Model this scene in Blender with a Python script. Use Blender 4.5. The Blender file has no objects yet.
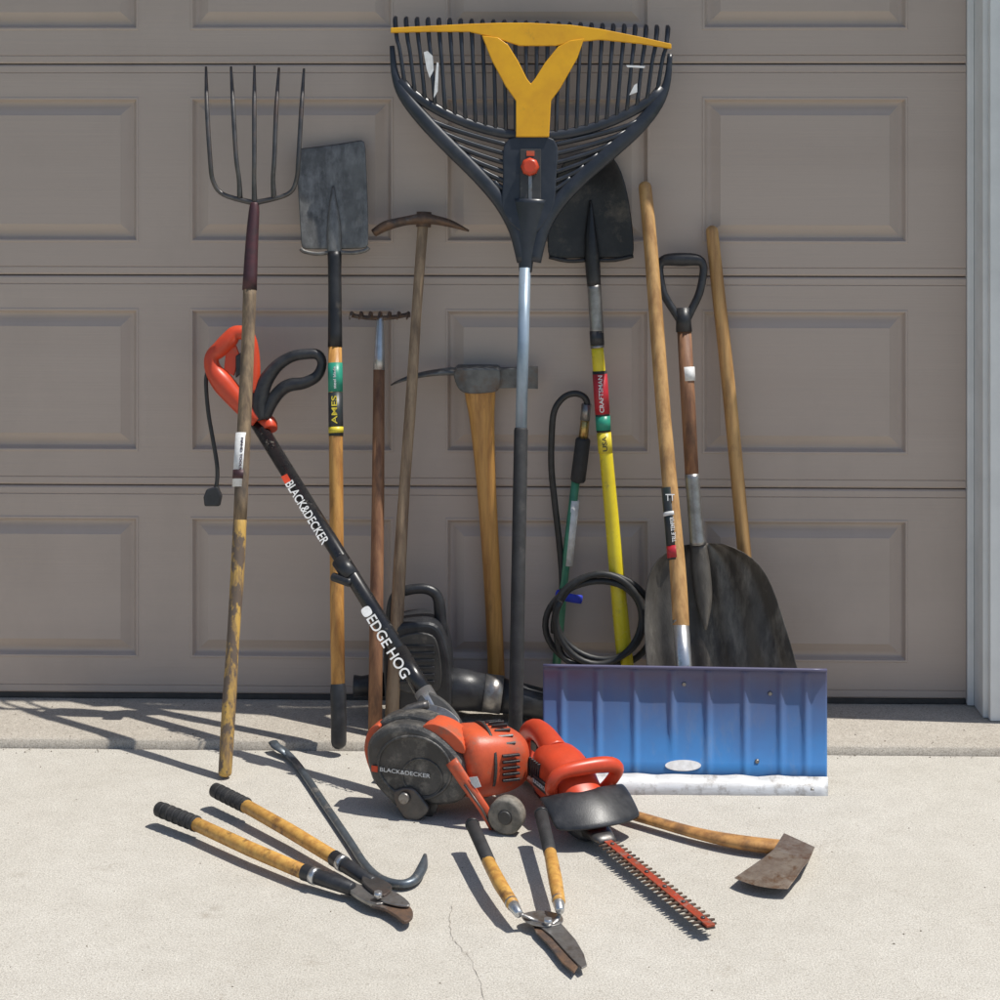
import bpy, bmesh, math, random
from mathutils import Vector, Matrix
import mathutils.noise as mn
random.seed(7)
S=bpy.context.scene
# ---------------------------------------------------------------- camera
f=1850.0; YH=100.0; H=1.53; D=4.65; psi=math.radians(1.3)
F=Vector((-math.sin(psi),math.cos(psi),0)); R=Vector((math.cos(psi),math.sin(psi),0)); Z=Vector((0,0,1))
C=Vector((0,0,H))-F*D
cam=bpy.data.cameras.new("camera"); co=bpy.data.objects.new("camera",cam); S.collection.objects.link(co)
co.location=C; co.rotation_euler=(math.radians(90),0,psi)
cam.sensor_width=36; cam.lens=36*f/1000; cam.shift_y=-(500-YH)/1000; cam.clip_end=1000; cam.clip_start=.05
S.camera=co
def ray(px,py): return F+R*((px-500)/f)+Z*((YH-py)/f)
def P(px,py,y):
    d=ray(px,py); return C+d*((y-C.y)/d.y)
def G(px,py,z=0.0):
    d=ray(px,py); return C+d*((z-C.z)/d.z)
def W(p,n): return n*((Vector(p)-C).dot(F))/f
class PL:
    def __init__(s,B,T,n=None):
        s.B=Vector(B); s.T=Vector(T)
        s.a=(s.T-s.B).normalized()
        if n is None:
            n=Vector((1,0,0)).cross(s.a)
        n=Vector(n).normalized()
        if n.dot(C-s.B)<0: n=-n
        s.n=n
    def p(s,px,py,off=0.0):
        d=ray(px,py); t=(s.B-C).dot(s.n)/d.dot(s.n)
        return C+d*t+s.n*off
    def pts(s,l): return [s.p(*q) for q in l]
# ---------------------------------------------------------------- materials
def nd(nt,t,**k):
    n=nt.nodes.new(t)
    for a,b in k.items(): setattr(n,a,b)
    return n
def M(name,c,c2=None,rough=.5,metal=0,ns=12,st=(1,1,1),lo=.4,hi=.65,bump=0,bs=150,c3=None,ns3=4,lo3=.55,hi3=.7,det=4,rvar=.12,st3=(1,1,1)):
    m=bpy.data.materials.new(name); m.use_nodes=True; nt=m.node_tree; L=nt.links
    b=nt.nodes['Principled BSDF']; b.inputs['Roughness'].default_value=rough; b.inputs['Metallic'].default_value=metal
    tc=nd(nt,'ShaderNodeTexCoord'); mp=nd(nt,'ShaderNodeMapping'); mp.inputs['Scale'].default_value=st
    L.new(tc.outputs['Object'],mp.inputs['Vector'])
    if c2 is None: c2=tuple(x*.82 for x in c)
    n=nd(nt,'ShaderNodeTexNoise'); n.inputs['Scale'].default_value=ns; n.inputs['Detail'].default_value=det; n.inputs['Roughness'].default_value=.65
    L.new(mp.outputs[0],n.inputs['Vector'])
    r=nd(nt,'ShaderNodeValToRGB'); r.color_ramp.elements[0].position=lo; r.color_ramp.elements[1].position=hi
    r.color_ramp.elements[0].color=(*c,1); r.color_ramp.elements[1].color=(*c2,1)
    L.new(n.outputs[0],r.inputs[0]); out=r.outputs[0]
    if c3 is not None:
        mp3=nd(nt,'ShaderNodeMapping'); mp3.inputs['Scale'].default_value=st3; L.new(tc.outputs['Object'],mp3.inputs['Vector'])
        n3=nd(nt,'ShaderNodeTexNoise'); n3.inputs['Scale'].default_value=ns3; n3.inputs['Detail'].default_value=6; n3.inputs['Roughness'].default_value=.7
        L.new(mp3.outputs[0],n3.inputs['Vector'])
        r3=nd(nt,'ShaderNodeValToRGB'); r3.color_ramp.elements[0].position=lo3; r3.color_ramp.elements[1].position=hi3
        mx=nd(nt,'ShaderNodeMixRGB'); L.new(n3.outputs[0],r3.inputs[0]); L.new(r3.outputs[0],mx.inputs[0]); L.new(out,mx.inputs[1]); mx.inputs[2].default_value=(*c3,1)
        out=mx.outputs[0]
    L.new(out,b.inputs['Base Color'])
    mr=nd(nt,'ShaderNodeMapRange'); mr.inputs[3].default_value=max(.05,rough-rvar); mr.inputs[4].default_value=min(1,rough+rvar)
    L.new(n.outputs[0],mr.inputs[0]); L.new(mr.outputs[0],b.inputs['Roughness'])
    if bump:
        nb=nd(nt,'ShaderNodeTexNoise'); nb.inputs['Scale'].default_value=bs; nb.inputs['Detail'].default_value=3
        L.new(mp.outputs[0],nb.inputs['Vector'])
        bp=nd(nt,'ShaderNodeBump'); bp.inputs['Strength'].default_value=bump; bp.inputs['Distance'].default_value=.002
        L.new(nb.outputs[0],bp.inputs['Height']); L.new(bp.outputs[0],b.inputs['Normal'])
    return m
ST=(30,30,2.2); S3=(2.5,2.5,.8)
wood_gold=M('wood_gold',(.58,.30,.08),(.34,.15,.038),.40,ns=1.6,st=ST,bump=.25,bs=8,c3=(.16,.08,.035),ns3=9,lo3=.55,hi3=.78,st3=S3)
wood_ash=M('wood_ash',(.54,.32,.125),(.34,.18,.065),.42,ns=1.6,st=ST,bump=.25,bs=8,c3=(.20,.11,.05),ns3=8,lo3=.53,hi3=.76,st3=S3)
wood_grey=M('wood_weathered',(.36,.26,.165),(.18,.12,.078),.75,ns=1.6,st=ST,bump=.5,bs=8,c3=(.12,.085,.06),ns3=7,lo3=.48,hi3=.72,st3=S3)
wood_fork=M('wood_fork',(.31,.22,.13),(.13,.088,.055),.7,ns=1.6,st=ST,bump=.5,bs=8,c3=(.085,.065,.05),ns3=5,lo3=.43,hi3=.62,st3=S3)
wood_forkb=M('wood_fork_peeled',(.55,.34,.085),(.20,.13,.07),.65,ns=1.6,st=ST,bump=.5,bs=8,c3=(.13,.095,.07),ns3=16,lo3=.48,hi3=.54,st3=(1.5,1.5,.7))
wood_red=M('wood_red',(.30,.15,.075),(.15,.065,.036),.6,ns=1.6,st=ST,bump=.4,bs=8,c3=(.09,.05,.032),ns3=8,lo3=.5,hi3=.7,st3=S3)
wood_flat=M('wood_flat',(.62,.35,.085),(.44,.21,.05),.42,ns=60,c3=(.18,.085,.03),ns3=22,lo3=.55,hi3=.68,bump=.2,bs=120)
wood_axe=M('wood_axe',(.50,.26,.085),(.30,.14,.045),.5,ns=40,c3=(.13,.07,.035),ns3=16,lo3=.48,hi3=.7,bump=.3,bs=120)
blk=M('black_plastic',(.018,.019,.022),(.034,.035,.039),.40,ns=30,bump=.15,bs=400,c3=(.075,.07,.065),ns3=18,lo3=.6,hi3=.85)
rake_b=M('rake_plastic',(.022,.026,.034),(.034,.038,.048),.36,ns=20,c3=(.07,.07,.07),ns3=15,lo3=.6,hi3=.85)
blk_soft=M('black_foam',(.022,.022,.023),(.036,.036,.038),.7,ns=40,bump=.4,bs=500,c3=(.09,.08,.07),ns3=20,lo3=.58,hi3=.85)
blk_paint=M('black_paint',(.014,.014,.016),(.025,.024,.024),.28,ns=20,c3=(.15,.14,.12),ns3=45,lo3=.62,hi3=.68)
gry_plastic=M('dark_grey_plastic',(.040,.039,.038),(.065,.062,.058),.45,ns=14,c3=(.20,.18,.15),ns3=22,lo3=.58,hi3=.8,bump=.2,bs=300)
guard_m=M('dusty_guard_plastic',(.042,.041,.040),(.075,.071,.066),.45,ns=18,c3=(.27,.245,.21),ns3=24,lo3=.5,hi3=.78,bump=.35,bs=250)
orange=M('orange_plastic',(.62,.10,.035),(.48,.075,.03),.44,ns=14,c3=(.24,.14,.095),ns3=24,lo3=.5,hi3=.74,bump=.15,bs=300)
orange2=M('orange_red_plastic',(.64,.068,.025),(.50,.054,.02),.35,ns=12,c3=(.32,.12,.07),ns3=20,lo3=.6,hi3=.84)
red_blade=M('red_steel',(.46,.06,.025),(.28,.07,.035),.4,.2,ns=60,c3=(.25,.2,.17),ns3=50,lo3=.55,hi3=.68)
yellow_pl=M('yellow_plastic',(.80,.41,.012),(.70,.34,.012),.38,ns=14,c3=(.38,.21,.03),ns3=20,lo3=.62,hi3=.82)
yellow_fg=M('yellow_fibreglass',(.82,.66,.03),(.72,.55,.025),.28,ns=14,c3=(.33,.25,.06),ns3=25,lo3=.6,hi3=.76)
steel_dk=M('dark_steel',(.085,.08,.078),(.15,.145,.14),.42,.6,ns=18,c3=(.11,.065,.045),ns3=9,lo3=.5,hi3=.7,bump=.3,bs=120)
steel_worn=M('worn_spade_steel',(.09,.085,.08),(.18,.175,.165),.46,.4,ns=9,c3=(.32,.31,.295),ns3=11,lo3=.50,hi3=.72,bump=.3,bs=140,st3=(1.2,1,.5))
steel_scoop=M('scoop_steel',(.06,.052,.045),(.12,.108,.095),.48,.3,ns=6,st=(3,3,1),c3=(.23,.205,.175),ns3=16,lo3=.5,hi3=.74,bump=.3,bs=140,st3=(1.4,1,.35))
steel_blk=M('black_steel',(.022,.022,.024),(.045,.044,.045),.40,.3,ns=10,c3=(.14,.115,.09),ns3=11,lo3=.53,hi3=.75,bump=.25,bs=140)
steel=M('steel',(.34,.33,.32),(.22,.21,.20),.38,.8,ns=25,c3=(.16,.10,.06),ns3=18,lo3=.54,hi3=.72,bump=.2,bs=200)
steel_br=M('bright_steel',(.60,.61,.62),(.46,.46,.46),.3,.85,ns=25,c3=(.3,.27,.23),ns3=30,lo3=.58,hi3=.72)
iron_mat=M('mattock_iron',(.15,.155,.155),(.085,.085,.085),.45,.4,ns=20,c3=(.12,.075,.05),ns3=13,lo3=.5,hi3=.7,bump=.4,bs=120)
rust=M('rusty_iron',(.16,.095,.06),(.07,.055,.05),.6,.3,ns=25,c3=(.24,.21,.18),ns3=20,lo3=.56,hi3=.72,bump=.6,bs=130)
axe_mat=M('axe_iron',(.29,.24,.195),(.17,.12,.09),.42,.5,ns=22,c3=(.15,.085,.05),ns3=26,lo3=.5,hi3=.64,bump=.4,bs=150)
prybar_m=M('prybar_steel',(.12,.145,.17),(.07,.08,.09),.4,.5,ns=30,c3=(.30,.29,.27),ns3=30,lo3=.54,hi3=.66)
purple=M('fork_ferrule',(.085,.03,.035),(.05,.022,.028),.5,.2,ns=25,c3=(.03,.03,.03),ns3=18,lo3=.5,hi3=.7)
alu=M('blue_grey_tube',(.32,.40,.48),(.26,.33,.40),.38,.3,ns=15,c3=(.2,.22,.25),ns3=14,lo3=.6,hi3=.8)
white=M('white_label',(.74,.74,.73),(.58,.57,.55),.5,ns=60)
redl=M('red_label',(.50,.025,.04),(.4,.02,.03),.4,ns=60)
green_l=M('green_label',(.02,.25,.17),(.03,.30,.19),.4,ns=60)
green=M('green_wand',(.07,.26,.15),(.05,.20,.12),.35,ns=30)
darkl=M('dark_label',(.02,.03,.03),(.03,.03,.035),.4,ns=60)
yell_l=M('yellow_label',(.75,.6,.05),None,.4,ns=60)
brass=M('brass',(.55,.38,.14),(.4,.27,.1),.3,.9,ns=60)
bluestrap=M('blue_strap',(.03,.06,.6),(.03,.05,.45),.6,ns=60)
rubber=M('rubber',(.02,.02,.02),(.034,.034,.034),.5,ns=40)
tire=M('wheel_rubber',(.24,.215,.18),(.13,.12,.10),.75,ns=60,bump=.5,bs=200)
silver_edge=M('silver_edge',(.66,.67,.68),(.52,.52,.52),.5,.25,ns=15,st=(1,1,8),c3=(.30,.28,.26),ns3=30,lo3=.52,hi3=.68)
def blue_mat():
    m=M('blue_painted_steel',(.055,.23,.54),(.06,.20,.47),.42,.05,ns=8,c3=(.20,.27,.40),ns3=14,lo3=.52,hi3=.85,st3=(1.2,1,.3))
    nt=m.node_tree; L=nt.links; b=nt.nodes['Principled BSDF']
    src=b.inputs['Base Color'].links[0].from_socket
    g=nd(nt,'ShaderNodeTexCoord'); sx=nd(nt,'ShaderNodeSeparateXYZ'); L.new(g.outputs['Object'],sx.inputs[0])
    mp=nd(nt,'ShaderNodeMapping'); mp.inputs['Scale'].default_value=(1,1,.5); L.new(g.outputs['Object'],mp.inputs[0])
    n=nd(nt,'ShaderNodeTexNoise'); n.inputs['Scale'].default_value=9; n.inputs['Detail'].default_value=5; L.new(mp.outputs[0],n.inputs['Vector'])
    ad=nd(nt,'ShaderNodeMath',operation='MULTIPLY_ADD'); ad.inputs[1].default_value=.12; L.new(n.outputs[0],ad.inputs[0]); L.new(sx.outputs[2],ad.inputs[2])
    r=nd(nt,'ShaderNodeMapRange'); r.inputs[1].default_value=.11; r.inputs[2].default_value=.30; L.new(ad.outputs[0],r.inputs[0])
    mx=nd(nt,'ShaderNodeMixRGB'); L.new(r.outputs[0],mx.inputs[0]); L.new(src,mx.inputs[1]); mx.inputs[2].default_value=(.10,.095,.165,1)  # darker purple towards the blade top: shading from grazing light, put into the colour
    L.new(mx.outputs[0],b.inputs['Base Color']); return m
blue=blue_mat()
def concrete(name,c):
    m=bpy.data.materials.new(name); m.use_nodes=True; nt=m.node_tree; L=nt.links; b=nt.nodes['Principled BSDF']
    b.inputs['Roughness'].default_value=.88
    tc=nd(nt,'ShaderNodeTexCoord')
    def noise(sc,det,ro=.6):
        n=nd(nt,'ShaderNodeTexNoise'); n.inputs['Scale'].default_value=sc; n.inputs['Detail'].default_value=det; n.inputs['Roughness'].default_value=ro
        L.new(tc.outputs['Object'],n.inputs['Vector']); return n
    def ramp(src,p0,c0,p1,c1):
        r=nd(nt,'ShaderNodeValToRGB'); r.color_ramp.elements[0].position=p0; r.color_ramp.elements[1].position=p1
        r.color_ramp.elements[0].color=c0; r.color_ramp.elements[1].color=c1; L.new(src,r.inputs[0]); return r
    def mul(a,bb):
        x=nd(nt,'ShaderNodeMixRGB',blend_type='MULTIPLY'); x.inputs[0].default_value=1; L.new(a,x.inputs[1]); L.new(bb,x.inputs[2]); return x.outputs[0]
    g=lambda v,w=0:(v,v*(1-w*.5),v*(1-w),1)
    base=ramp(noise(1.6,6).outputs[0],.3,(c[0]*.90,c[1]*.89,c[2]*.87,1),.7,(*c,1)).outputs[0]
    base=mul(base,ramp(noise(16,6,.75).outputs[0],.3,g(.90,.02),.68,g(1.04)).outputs[0])
    base=mul(base,ramp(noise(300,3,.85).outputs[0],.36,g(.60,.05),.60,g(1.10)).outputs[0])
    base=mul(base,ramp(noise(120,4,.85).outputs[0],.32,g(.62,.08),.44,g(1)).outputs[0])
    base=mul(base,ramp(noise(5.5,7,.8).outputs[0],.28,g(.74,.10),.40,g(1)).outputs[0])
    L.new(base,b.inputs['Base Color'])
    bp=nd(nt,'ShaderNodeBump'); bp.inputs['Strength'].default_value=.65; bp.inputs['Distance'].default_value=.0015
    L.new(noise(260,3,.8).outputs[0],bp.inputs['Height']); L.new(bp.outputs[0],b.inputs['Normal'])
    return m
conc=concrete('driveway_concrete',(.585,.56,.505))
conc2=concrete('apron_concrete',(.50,.46,.40))
door_m=M('door_paint',(.465,.385,.332),(.44,.362,.312),.5,ns=2.5,bump=.35,bs=60,st=(.05,1,2.4),c3=(.39,.322,.277),ns3=2.2,lo3=.5,hi3=.85,rvar=.05,st3=(1,1,.6))
white_trim=M('white_trim',(.76,.77,.76),(.68,.69,.68),.5,ns=6,bump=.1,bs=100)
stucco=M('stucco_wall',(.5,.46,.4),(.44,.40,.35),.9,ns=8,bump=.8,bs=120)
grass=M('grass_ground',(.07,.11,.03),(.05,.08,.02),.9,ns=3,bump=.5,bs=60)
seal_m=M('seal_rubber',(.05,.046,.042),(.07,.065,.06),.8,ns=20)
joint_m=M('joint_dirt',(.10,.085,.07),(.06,.05,.04),.95,ns=60)
# ---------------------------------------------------------------- builders
CUR=None
def tool(name,loc):
    global CUR
    e=bpy.data.objects.new(name,None); e.empty_display_size=.05; e.location=Vector(loc); S.collection.objects.link(e); CUR=e; return e
def mk(name,V,Fc,mat,smooth=True,flatfaces=(),bevel=0,subsurf=0,solid=0):
    me=bpy.data.meshes.new(name); me.from_pydata([tuple(v) for v in V],[],Fc); me.update()
    bm=bmesh.new(); bm.from_mesh(me); bmesh.ops.recalc_face_normals(bm,faces=bm.faces); bm.to_mesh(me); bm.free()
    fl=set(flatfaces)
    for i,p in enumerate(me.polygons): p.use_smooth= smooth and i not in fl
    me.materials.append(mat)
    o=bpy.data.objects.new(name,me); S.collection.objects.link(o)
    if solid:
        m=o.modifiers.new('s','SOLIDIFY'); m.thickness=solid; m.offset=0
    if bevel:
        m=o.modifiers.new('b','BEVEL'); m.width=bevel; m.segments=3; m.limit_method='ANGLE'; m.angle_limit=math.radians(35); m.harden_normals=False
    if subsurf:
        m=o.modifiers.new('ss','SUBSURF'); m.levels=subsurf; m.render_levels=subsurf
    adopt(o); return o
def adopt(o):
    if CUR is not None:
        o.parent=CUR; o.matrix_parent_inverse=Matrix.Translation(CUR.location).inverted()
def cr(pts,k=6,closed=False):
    n=len(pts); out=[]
    rng=n if closed else n-1
    for i in range(rng):
        g=lambda j: pts[j%n] if closed else pts[max(0,min(n-1,j))]
        a,b,c,d=g(i-1),g(i),g(i+1),g(i+2)
        for s in range(k):
            t=s/k
            out.append(.5*((2*b)+(c-a)*t+(2*a-5*b+4*c-d)*t*t+(3*b-a-3*c+d)*t**3))
    if not closed: out.append(pts[-1].copy())
    return out
def tube(name,pts,rad,mat,ref=None,seg=16,k=0,closed=False,round_ends=0,flat=1.0):
    pts=[Vector(p) for p in pts]
    if not isinstance(rad,(list,tuple)): rad=[rad]*len(pts)
    rad=list(rad)
    if k:
        rv=[Vector((r,0,0)) for r in rad]
        rp_=cr(rv,k,closed); pts=cr(pts,k,closed); rad=[max(v.x,1e-4) for v in rp_]
    n=len(pts)
    if ref is None: ref=(C-pts[0]).normalized()
    ref=Vector(ref).normalized()
    T=[]
    for i in range(n):
        a=pts[(i-1)%n] if (closed or i>0) else pts[i]; b=pts[(i+1)%n] if (closed or i<n-1) else pts[i]
        T.append((b-a).normalized())
    if round_ends and not closed:
        def ends(p,t,r,sgn):
            return [(p+t*sgn*r*math.sin(math.radians(a))*round_ends, r*math.cos(math.radians(a)),t) for a in (30,60,82)]
        e0=ends(pts[0],T[0],rad[0],-1)[::-1]; e1=ends(pts[-1],T[-1],rad[-1],1)
        pts=[e[0] for e in e0]+pts+[e[0] for e in e1]; rad=[e[1] for e in e0]+rad+[e[1] for e in e1]; T=[e[2] for e in e0]+T+[e[2] for e in e1]; n=len(pts)
    V=[];Fc=[]
    for i in range(n):
        t=T[i]; u=ref-ref.dot(t)*t
        if u.length<1e-3: u=Vector((0,0,1))-t.z*t
        u.normalize(); v=t.cross(u)
        for j in range(seg):
            a=2*math.pi*j/seg
            V.append(pts[i]+v*(rad[i]*math.cos(a))+u*(rad[i]*flat*math.sin(a)))
    m=n if closed else n-1
    for i in range(m):
        for j in range(seg):
            Fc.append((i*seg+j,i*seg+(j+1)%seg,((i+1)%n)*seg+(j+1)%seg,((i+1)%n)*seg+j))
    ff=[]
    if not closed:
        ff=[len(Fc),len(Fc)+1]
        Fc.append(tuple(range(seg))[::-1]); Fc.append(tuple((n-1)*seg+j for j in range(seg)))
    return mk(name,V,Fc,mat,True,ff)
def slab(name,pl,poly,off,th,mat,bevel=.002,smooth=False,k=4):
    pts=[Vector(p) for p in [pl.p(x,y) for x,y in poly]]
    if smooth: pts=cr(pts,k,True)
    n=len(pts); V=[p+pl.n*off for p in pts]+[p+pl.n*(off-th) for p in pts]
    Fc=[tuple(range(n)),tuple(range(2*n-1,n-1,-1))]+[(i,(i+1)%n,n+(i+1)%n,n+i) for i in range(n)]
    return mk(name,V,Fc,mat,False,bevel=bevel)
def sheet(name,grid,mat,th=.002,ss=1):
    r=len(grid);c=len(grid[0]); V=[p for row in grid for p in row]
    Fc=[(i*c+j,i*c+j+1,(i+1)*c+j+1,(i+1)*c+j) for i in range(r-1) for j in range(c-1)]
    return mk(name,V,Fc,mat,True,solid=th,subsurf=ss)
def blade(name,pl,rows,mat,curve=.01,nc=9,base=0.0,fn=None,th=.002,ss=1):
    g=[]
    for ri,(xl,yl,xr,yr) in enumerate(rows):
        row=[]
        for j in range(nc):
            u=j/(nc-1); s=2*u-1
            o=base+curve*(s*s)
            if fn: o+=fn(u,ri/(len(rows)-1))
            row.append(pl.p(xl+(xr-xl)*u,yl+(yr-yl)*u,o))
        g.append(row)
    return sheet(name,g,mat,th,ss)
def box(name,cen,ax,half,mat,bevel=.002):
    V=[]
    for sx in(-1,1):
        for sy in(-1,1):
            for sz in(-1,1): V.append(Vector(cen)+ax[0]*sx*half[0]+ax[1]*sy*half[1]+ax[2]*sz*half[2])
    Fc=[(0,1,3,2),(4,6,7,5),(0,4,5,1),(2,3,7,6),(0,2,6,4),(1,5,7,3)]
    return mk(name,V,Fc,mat,False,bevel=bevel)
AX=(Vector((1,0,0)),Vector((0,1,0)),Vector((0,0,1)))
def wbox(name,x0,x1,y0,y1,z0,z1,mat,bevel=0):
    return box(name,((x0+x1)/2,(y0+y1)/2,(z0+z1)/2),AX,((x1-x0)/2,(y1-y0)/2,(z1-z0)/2),mat,bevel)
def text(name,s,a,b,n,size,mat,off=0.0):
    cu=bpy.data.curves.new(name,'FONT'); cu.body=s; cu.align_x='CENTER'; cu.align_y='CENTER'; cu.size=size; cu.extrude=.0003; cu.offset=size*.012
    o=bpy.data.objects.new(name,cu); S.collection.objects.link(o); cu.materials.append(mat)
    x=(Vector(b)-Vector(a)).normalized(); n=Vector(n); n=(n-n.dot(x)*x).normalized(); y=n.cross(x)
    mt=Matrix((x,y,n)).transposed().to_4x4(); mt.translation=(Vector(a)+Vector(b))/2+n*off
    o.matrix_world=mt
    bpy.context.view_layer.update()
    L=(Vector(b)-Vector(a)).length; w=o.dimensions.x
    mw=mt@Matrix.Diagonal((L/w,1,1,1)) if w>0 else mt
    if CUR is not None:
        o.parent=CUR; o.matrix_parent_inverse=Matrix.Translation(CUR.location).inverted(); o.matrix_basis=mw
    return o
def torus_pts(c,ax,ay,rx,ry,n=28):
    return [c+ax*(rx*math.cos(2*math.pi*i/n))+ay*(ry*math.sin(2*math.pi*i/n)) for i in range(n)]
def band(name,pl,p0,p1,rpx,mat,extra=.0006):
    a=pl.p(*p0); b=pl.p(*p1); tube(name,[a,b],W(a,rpx)+extra,mat,pl.n,seg=24)
# ---------------------------------------------------------------- setting
ZS=.018
CUR=None
mk('ground',[(-150,-150,-.02),(150,-150,-.02),(150,150,-.02),(-150,150,-.02)],[(0,1,2,3)],grass,False)
YE=-.30
V=[];Fc=[];nx=300
for i in range(nx+1):
    x=-5+9*i/nx; e=YE-.006-.0036*x*.3+.0025*mn.noise(Vector((x*14,5,0)))
    V+=[(x,-14,0),(x,-1.2,0),(x,e-.006,0),(x,e,-.003),(x,e+.001,-.012)]
for i in range(nx):
    for j in range(4):
        a=i*5+j; Fc.append((a,a+5,a+6,a+1))
mk('driveway',V,Fc,conc,False)
mk('expansion_joint',[(-5,YE-.05,-.008),(4,YE-.05,-.008),(4,YE+.05,-.008),(-5,YE+.05,-.008)],[(0,1,2,3)],joint_m,False)
V=[];Fc=[];nx=420
prof=[(.25,ZS),(-.20,ZS),(YE+.022,ZS),(YE+.010,ZS-.001),(YE+.003,ZS-.005),(YE,-.012)]
for i in range(nx+1):
    x=-4.5+8*i/nx
    for j,(yy_,zz) in enumerate(prof):
        jit=0 if j<2 else .004*mn.noise(Vector((x*9,0,0)))+.002*mn.noise(Vector((x*40,3,0)))
        jz=0 if j<3 or j==5 else .002*mn.noise(Vector((x*60,7,0)))
        V.append((x,yy_+jit+(-.0036*x if j>1 else 0),zz+jz))
for i in range(nx):
    for j in range(len(prof)-1):
        a=i*len(prof)+j; Fc.append((a,a+len(prof),a+len(prof)+1,a+1))
mk('garage_apron',V,Fc,conc2,True)
def crack(pts):
    V=[];Fc=[]
    pts=[G(*p,.0012) for p in pts]; q=[]
    for i in range(len(pts)-1):
        for s in range(10):
            p=pts[i].lerp(pts[i+1],s/10); q.append(p+Vector((random.uniform(-1,1),random.uniform(-1,1),0))*.0035)
    for i,p in enumerate(q):
        w=random.uniform(.0002,.0007); V+= [p+Vector((-w,0,0)),p+Vector((w,0,0))]
        if i: Fc.append((2*i-2,2*i-1,2*i+1,2*i))
    return V,Fc
crk=M('crack_dark',(.30,.27,.23),None,.9)
V,Fc=crack([(452,905),(450,935),(470,957),(490,1010)]); mk('driveway_crack',V,Fc,crk,False)
V=[];Fc=[]
for i in range(460):
    if i<300: x=random.uniform(-1.4,1.3); y=YE+random.gauss(0,.02) ; z=.0005 if y<YE-.008 else (ZS if y>YE+.02 else -.004)
    elif i<380: x=random.uniform(-1.4,1.3); y=random.uniform(-.28,-.01); z=ZS
    else: x=random.uniform(-1.3,1.3); y=random.uniform(-1.6,-.32); z=0
    s=random.uniform(.0008,.0026); n=len(V); a=random.random()*6
    for k in range(4): V.append((x+s*math.cos(a+k*1.57)*random.uniform(.6,1.5),y+s*math.sin(a+k*1.57)*random.uniform(.6,1.5),z))
    V.append((x,y,z+s*.9)); Fc+=[(n+k,n+(k+1)%4,n+4) for k in range(4)]
mk('gravel_debris',V,Fc,M('grit',(.22,.19,.15),(.10,.08,.06),.9,ns=90),False)
# garage door
tool('garage_door',(0,0,0))
def zpy(py): return H-(py-YH)*D/f
xr0=P(908,380,0).x; pitch=(P(908,380,0).x-P(650,380,0).x); pw=P(908,380,0).x-P(702,380,0).x
cols=[(xr0-pitch*i-pw,xr0-pitch*i) for i in range(8)][::-1]
XL=cols[0][0]-.13; XR=P(966,380,0).x
secs=[(zpy(699),zpy(487),zpy(660),zpy(518)),(zpy(487),zpy(276),zpy(453),zpy(309)),(zpy(276),zpy(64),zpy(243),zpy(97)),(zpy(64),zpy(64)+.53,zpy(30),zpy(64)+.45)]
for si,(z0,z1,a0,a1) in enumerate(secs):
    z0+= .007 if si==0 else 0
    g=.0007; z0i=z0+g; z1i=z1-g
    V=[];Fc=[]
    def q(a,b,c,d):
        n=len(V); V.extend([a,b,c,d]); Fc.append((n,n+1,n+2,n+3))
    xs=[XL]+[v for c in cols for v in c]+[XR]
    for (zb,e,s) in ((a0,z0i,1),(a1,z1i,-1)):
        pr=[(0,zb),(0,e+s*.0225),(.002,e+s*.021),(0,e+s*.0195),(0,e+s*.005),(.003,e+s*.001),(.015,e)]
        for (d0,za),(d1,zc_) in zip(pr,pr[1:]): q((XL,d0,za),(XR,d0,za),(XR,d1,zc_),(XL,d1,zc_))
    for i in range(0,len(xs),2): q((xs[i],0,a0),(xs[i+1],0,a0),(xs[i+1],0,a1),(xs[i],0,a1))
    for (x0,x1) in cols:
        rings=[(0,0),(.002,-.0018),(.006,-.0018),(.012,.010),(.015,.0125),(.020,.0125),(.025,.011),(.043,.0015),(.046,-.0005)]
        for (i0,d0),(i1,d1) in zip(rings,rings[1:]):
            A=[(x0+i0,d0,a0+i0),(x1-i0,d0,a0+i0),(x1-i0,d0,a1-i0),(x0+i0,d0,a1-i0)]
            B=[(x0+i1,d1,a0+i1),(x1-i1,d1,a0+i1),(x1-i1,d1,a1-i1),(x0+i1,d1,a1-i1)]
            for k in range(4): q(A[k],A[(k+1)%4],B[(k+1)%4],B[k])
        i1,d1=rings[-1]
        q((x0+i1,d1,a0+i1),(x1-i1,d1,a0+i1),(x1-i1,d1,a1-i1),(x0+i1,d1,a1-i1))
    o=mk('section_%d'%(si+1),V,Fc,door_m,False)
wbox('backing',XL,XR,.016,.04,.025,zpy(64)+.53,seal_m)
wbox('bottom_seal',XL,XR,.001,.03,ZS+.001,zpy(699)+.0075,seal_m,.002)
tool('garage_door_frame',(XR,0,0))
ztop=zpy(64)+.50
wbox('door_stop',XR+.001,XR+.018,-.012,.03,ZS+.002,ztop+.02,white_trim,.002)
wbox('jamb',XR+.0185,XR+.05,-.10,.03,ZS+.001,ztop+.02,white_trim,.002)
wbox('casing_inner',XR+.030,XR+.07,-.125,-.1005,ZS+.001,ztop+.02,white_trim,.003)
wbox('casing',XR+.0705,XR+.16,-.14,-.02,ZS+.001,ztop+.02,white_trim,.004)
wbox('jamb_far',XL-.05,XL-.001,-.10,.03,ZS+.001,ztop+.02,white_trim,.002)
wbox('head',XL-.05,XR+.16,-.10,.03,ztop+.0205,ztop+.12,white_trim,.002)
tool('garage_wall',(0,.1,0))
wbox('wall_side',XR+.1605,XR+3,-.06,.2,-.01,3.0,stucco)
wbox('wall_far_side',XL-2,XL-.0505,-.06,.2,-.01,3.0,stucco)
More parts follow.
